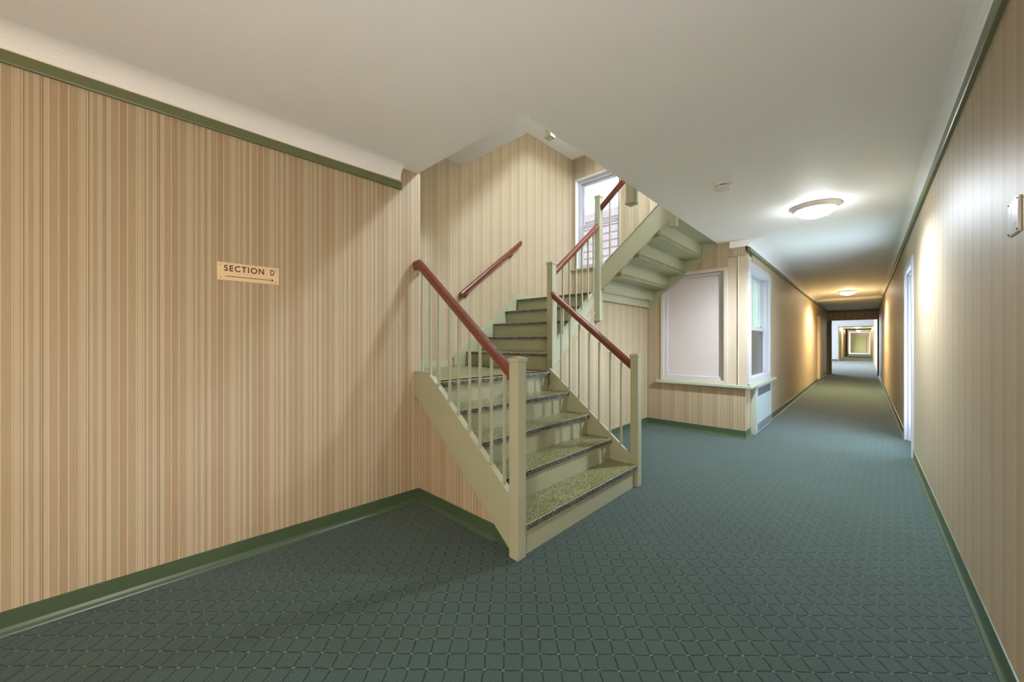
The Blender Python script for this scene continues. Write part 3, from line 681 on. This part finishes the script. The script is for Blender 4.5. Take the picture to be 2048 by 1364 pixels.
m.poly_prism([L(S0 + 0.872 * sw, 0.004, za_ - 0.0085), L(S0 + 0.908 * sw, 0.004, za_), L(S0 + 0.872 * sw, 0.004, za_ + 0.0085)], LN * 0.0007)
m.build('arrow', M['engraved'], sg)
for a in (0.05, 0.95):
    for z in (SZ0 + 0.014, SZ1 - 0.014):
        m = MB(); cc = L(S0 + a * sw, 0.0038, z); pts = [cc + LD * (0.0028 * math.cos(t)) + Vector((0, 0, 0.0028 * math.sin(t))) for t in [i * math.pi / 5 for i in range(10)]]
        m.poly_prism(pts, LN * 0.0012); m.build('screw', M['screw'], sg)
# framed notice on the right wall
pl = thing('wall_notice', (XR, 2.14, 1.63), 'small white notice under clear plastic screwed to the right wall', 'notice')
Y0, Y1, Z0, Z1 = 2.078, 2.198, 1.626, 1.746
MB().box(XR - 0.006, XR, Y0, Y1, Z0, Z1).build('backing', M['acrylic'], pl, 0.001)
MB().box(XR - 0.0066, XR - 0.006, Y0 + 0.004, Y1 - 0.004, Z0 + 0.004, Z1 - 0.004).build('paper', M['paperw'], pl)
m = MB(); m.box(XR - 0.0069, XR - 0.0066, 2.158, 2.162, 1.672, 1.722); 
for i in range(5): m.box(XR - 0.0069, XR - 0.0066, 2.10 + 0.004 * (i % 2), 2.165 - 0.008 * (i % 3), 1.643 + i * 0.005, 1.6455 + i * 0.005)
m.build('print_marks', M['ink'], pl)
for y in (Y0 + 0.007, Y1 - 0.007):
    for z in (Z0 + 0.008, Z1 - 0.008):
        m = MB(); m.lathe([(0, 0), (0.0035, 0), (0.003, 0.0025), (0, 0.003)], (0, 0, 0), 12)
        for i, v in enumerate(m.v): m.v[i] = (XR - 0.0064 - v[2], y + v[0], z + v[1])
        m.build('screw', M['screw'], pl)
# convector cabinet under the double hung window
rc = thing('radiator_cabinet', (-1.12, 6.45, 0), 'pale grey metal radiator cabinet with grilles under the corridor window sill', 'radiator')
RX = -1.075
MB().box(XC - 0.034, RX, 5.93, 7.05, 0.0, 0.652).build('cabinet', M['sill'], rc, 0.004)
MB().box(RX, RX + 0.012, 5.955, 7.03, 0.02, 0.640).build('front_panel', M['grey'], rc, 0.003)
m = MB()
for i in range(26): m.box(RX + 0.010, RX + 0.0135, 6.02 + i * 0.036, 6.042 + i * 0.036, 0.515, 0.625)
m.build('grille', M['slot'], rc)
m = MB()
for i in range(30):
    for j in range(6): m.box(RX + 0.010, RX + 0.0135, 6.0 + i * 0.033, 6.019 + i * 0.033, 0.035 + j * 0.018, 0.047 + j * 0.018)
m.build('grille', M['slot'], rc)
# ------------------------------------------------------------------ outside the windows
MB().box(XR + 0.16, 2.6, DY0 - 1.0, DY1 + 1.0, 2.34, 2.44).build('sky_blocker', M['ledge'], kind=ST)      # unseen slab added to block overhead sky light at the door
MB().box(XR + 0.16, 6, 2, 12, -0.2, -0.02).build('entrance_paving', M['ground'], kind=ST)
MB().box(-14, XC - 0.3, YB + 0.3, 19.4, -0.6, -0.3).build('courtyard_ground', M['ground'], kind=ST)
bld = thing('neighbouring_building', (-7.5, 13.5, -0.3), 'pale building with siding seen through the stair landing window', 'building')
MB().box(-12.5, -5.0, 12.5, 14.0, -0.3, 6.2).build('facade', M['siding'], bld)
m = MB()
for z in [i * 0.28 for i in range(0, 22)]: m.box(-12.5, -5.0, 12.485, 12.5, z, z + 0.02)
m.build('siding_line', M['ledge'], bld)
m = MB(); m.box(-9.6, -6.0, 11.7, 11.75, 2.75, 2.82); m.box(-9.6, -6.0, 11.7, 11.75, 3.3, 3.36); m.box(-9.6, -6.0, 11.6, 12.5, 2.6, 2.7)
for i in range(7): m.box(-9.6 + i * 0.6, -9.56 + i * 0.6, 11.7, 11.75, 2.6, 3.36)
m.build('balcony', M['ledge'], bld)
tr = thing('tree', (-3.15, 17.0, -0.3), 'green tree outside the double hung corridor window', 'tree')
MB().tube([(-3.15, 17.0, -0.3), (-3.1, 17.0, 1.0), (-3.15, 17.05, 2.4)], 0.12, 10).build('trunk', M['bark'], tr)
m = MB()
for i in range(2600):
    a, e, q = random.uniform(0, 2 * math.pi), random.uniform(-1, 1), random.random() ** 0.4
    cxy = math.sqrt(1 - e * e) * q
    p = Vector((-3.15 + 1.4 * cxy * math.cos(a), 17.0 + 1.4 * cxy * math.sin(a), 2.6 + 2.1 * e * q))
    u = Vector((random.uniform(-1, 1), random.uniform(-1, 1), random.uniform(-1, 1))).normalized(); v = u.cross(Vector((random.uniform(-1, 1), 0.3, random.uniform(-1, 1)))).normalized()
    k = len(m.v); s_ = random.uniform(0.07, 0.14)
    m.v += [(p - u * s_)[:], (p + v * s_ * 0.5)[:], (p + u * s_)[:], (p - v * s_ * 0.5)[:]]; m.f.append((k, k + 1, k + 2, k + 3)); m.m.append(0)
m.build('crown', M['leaf'], tr)
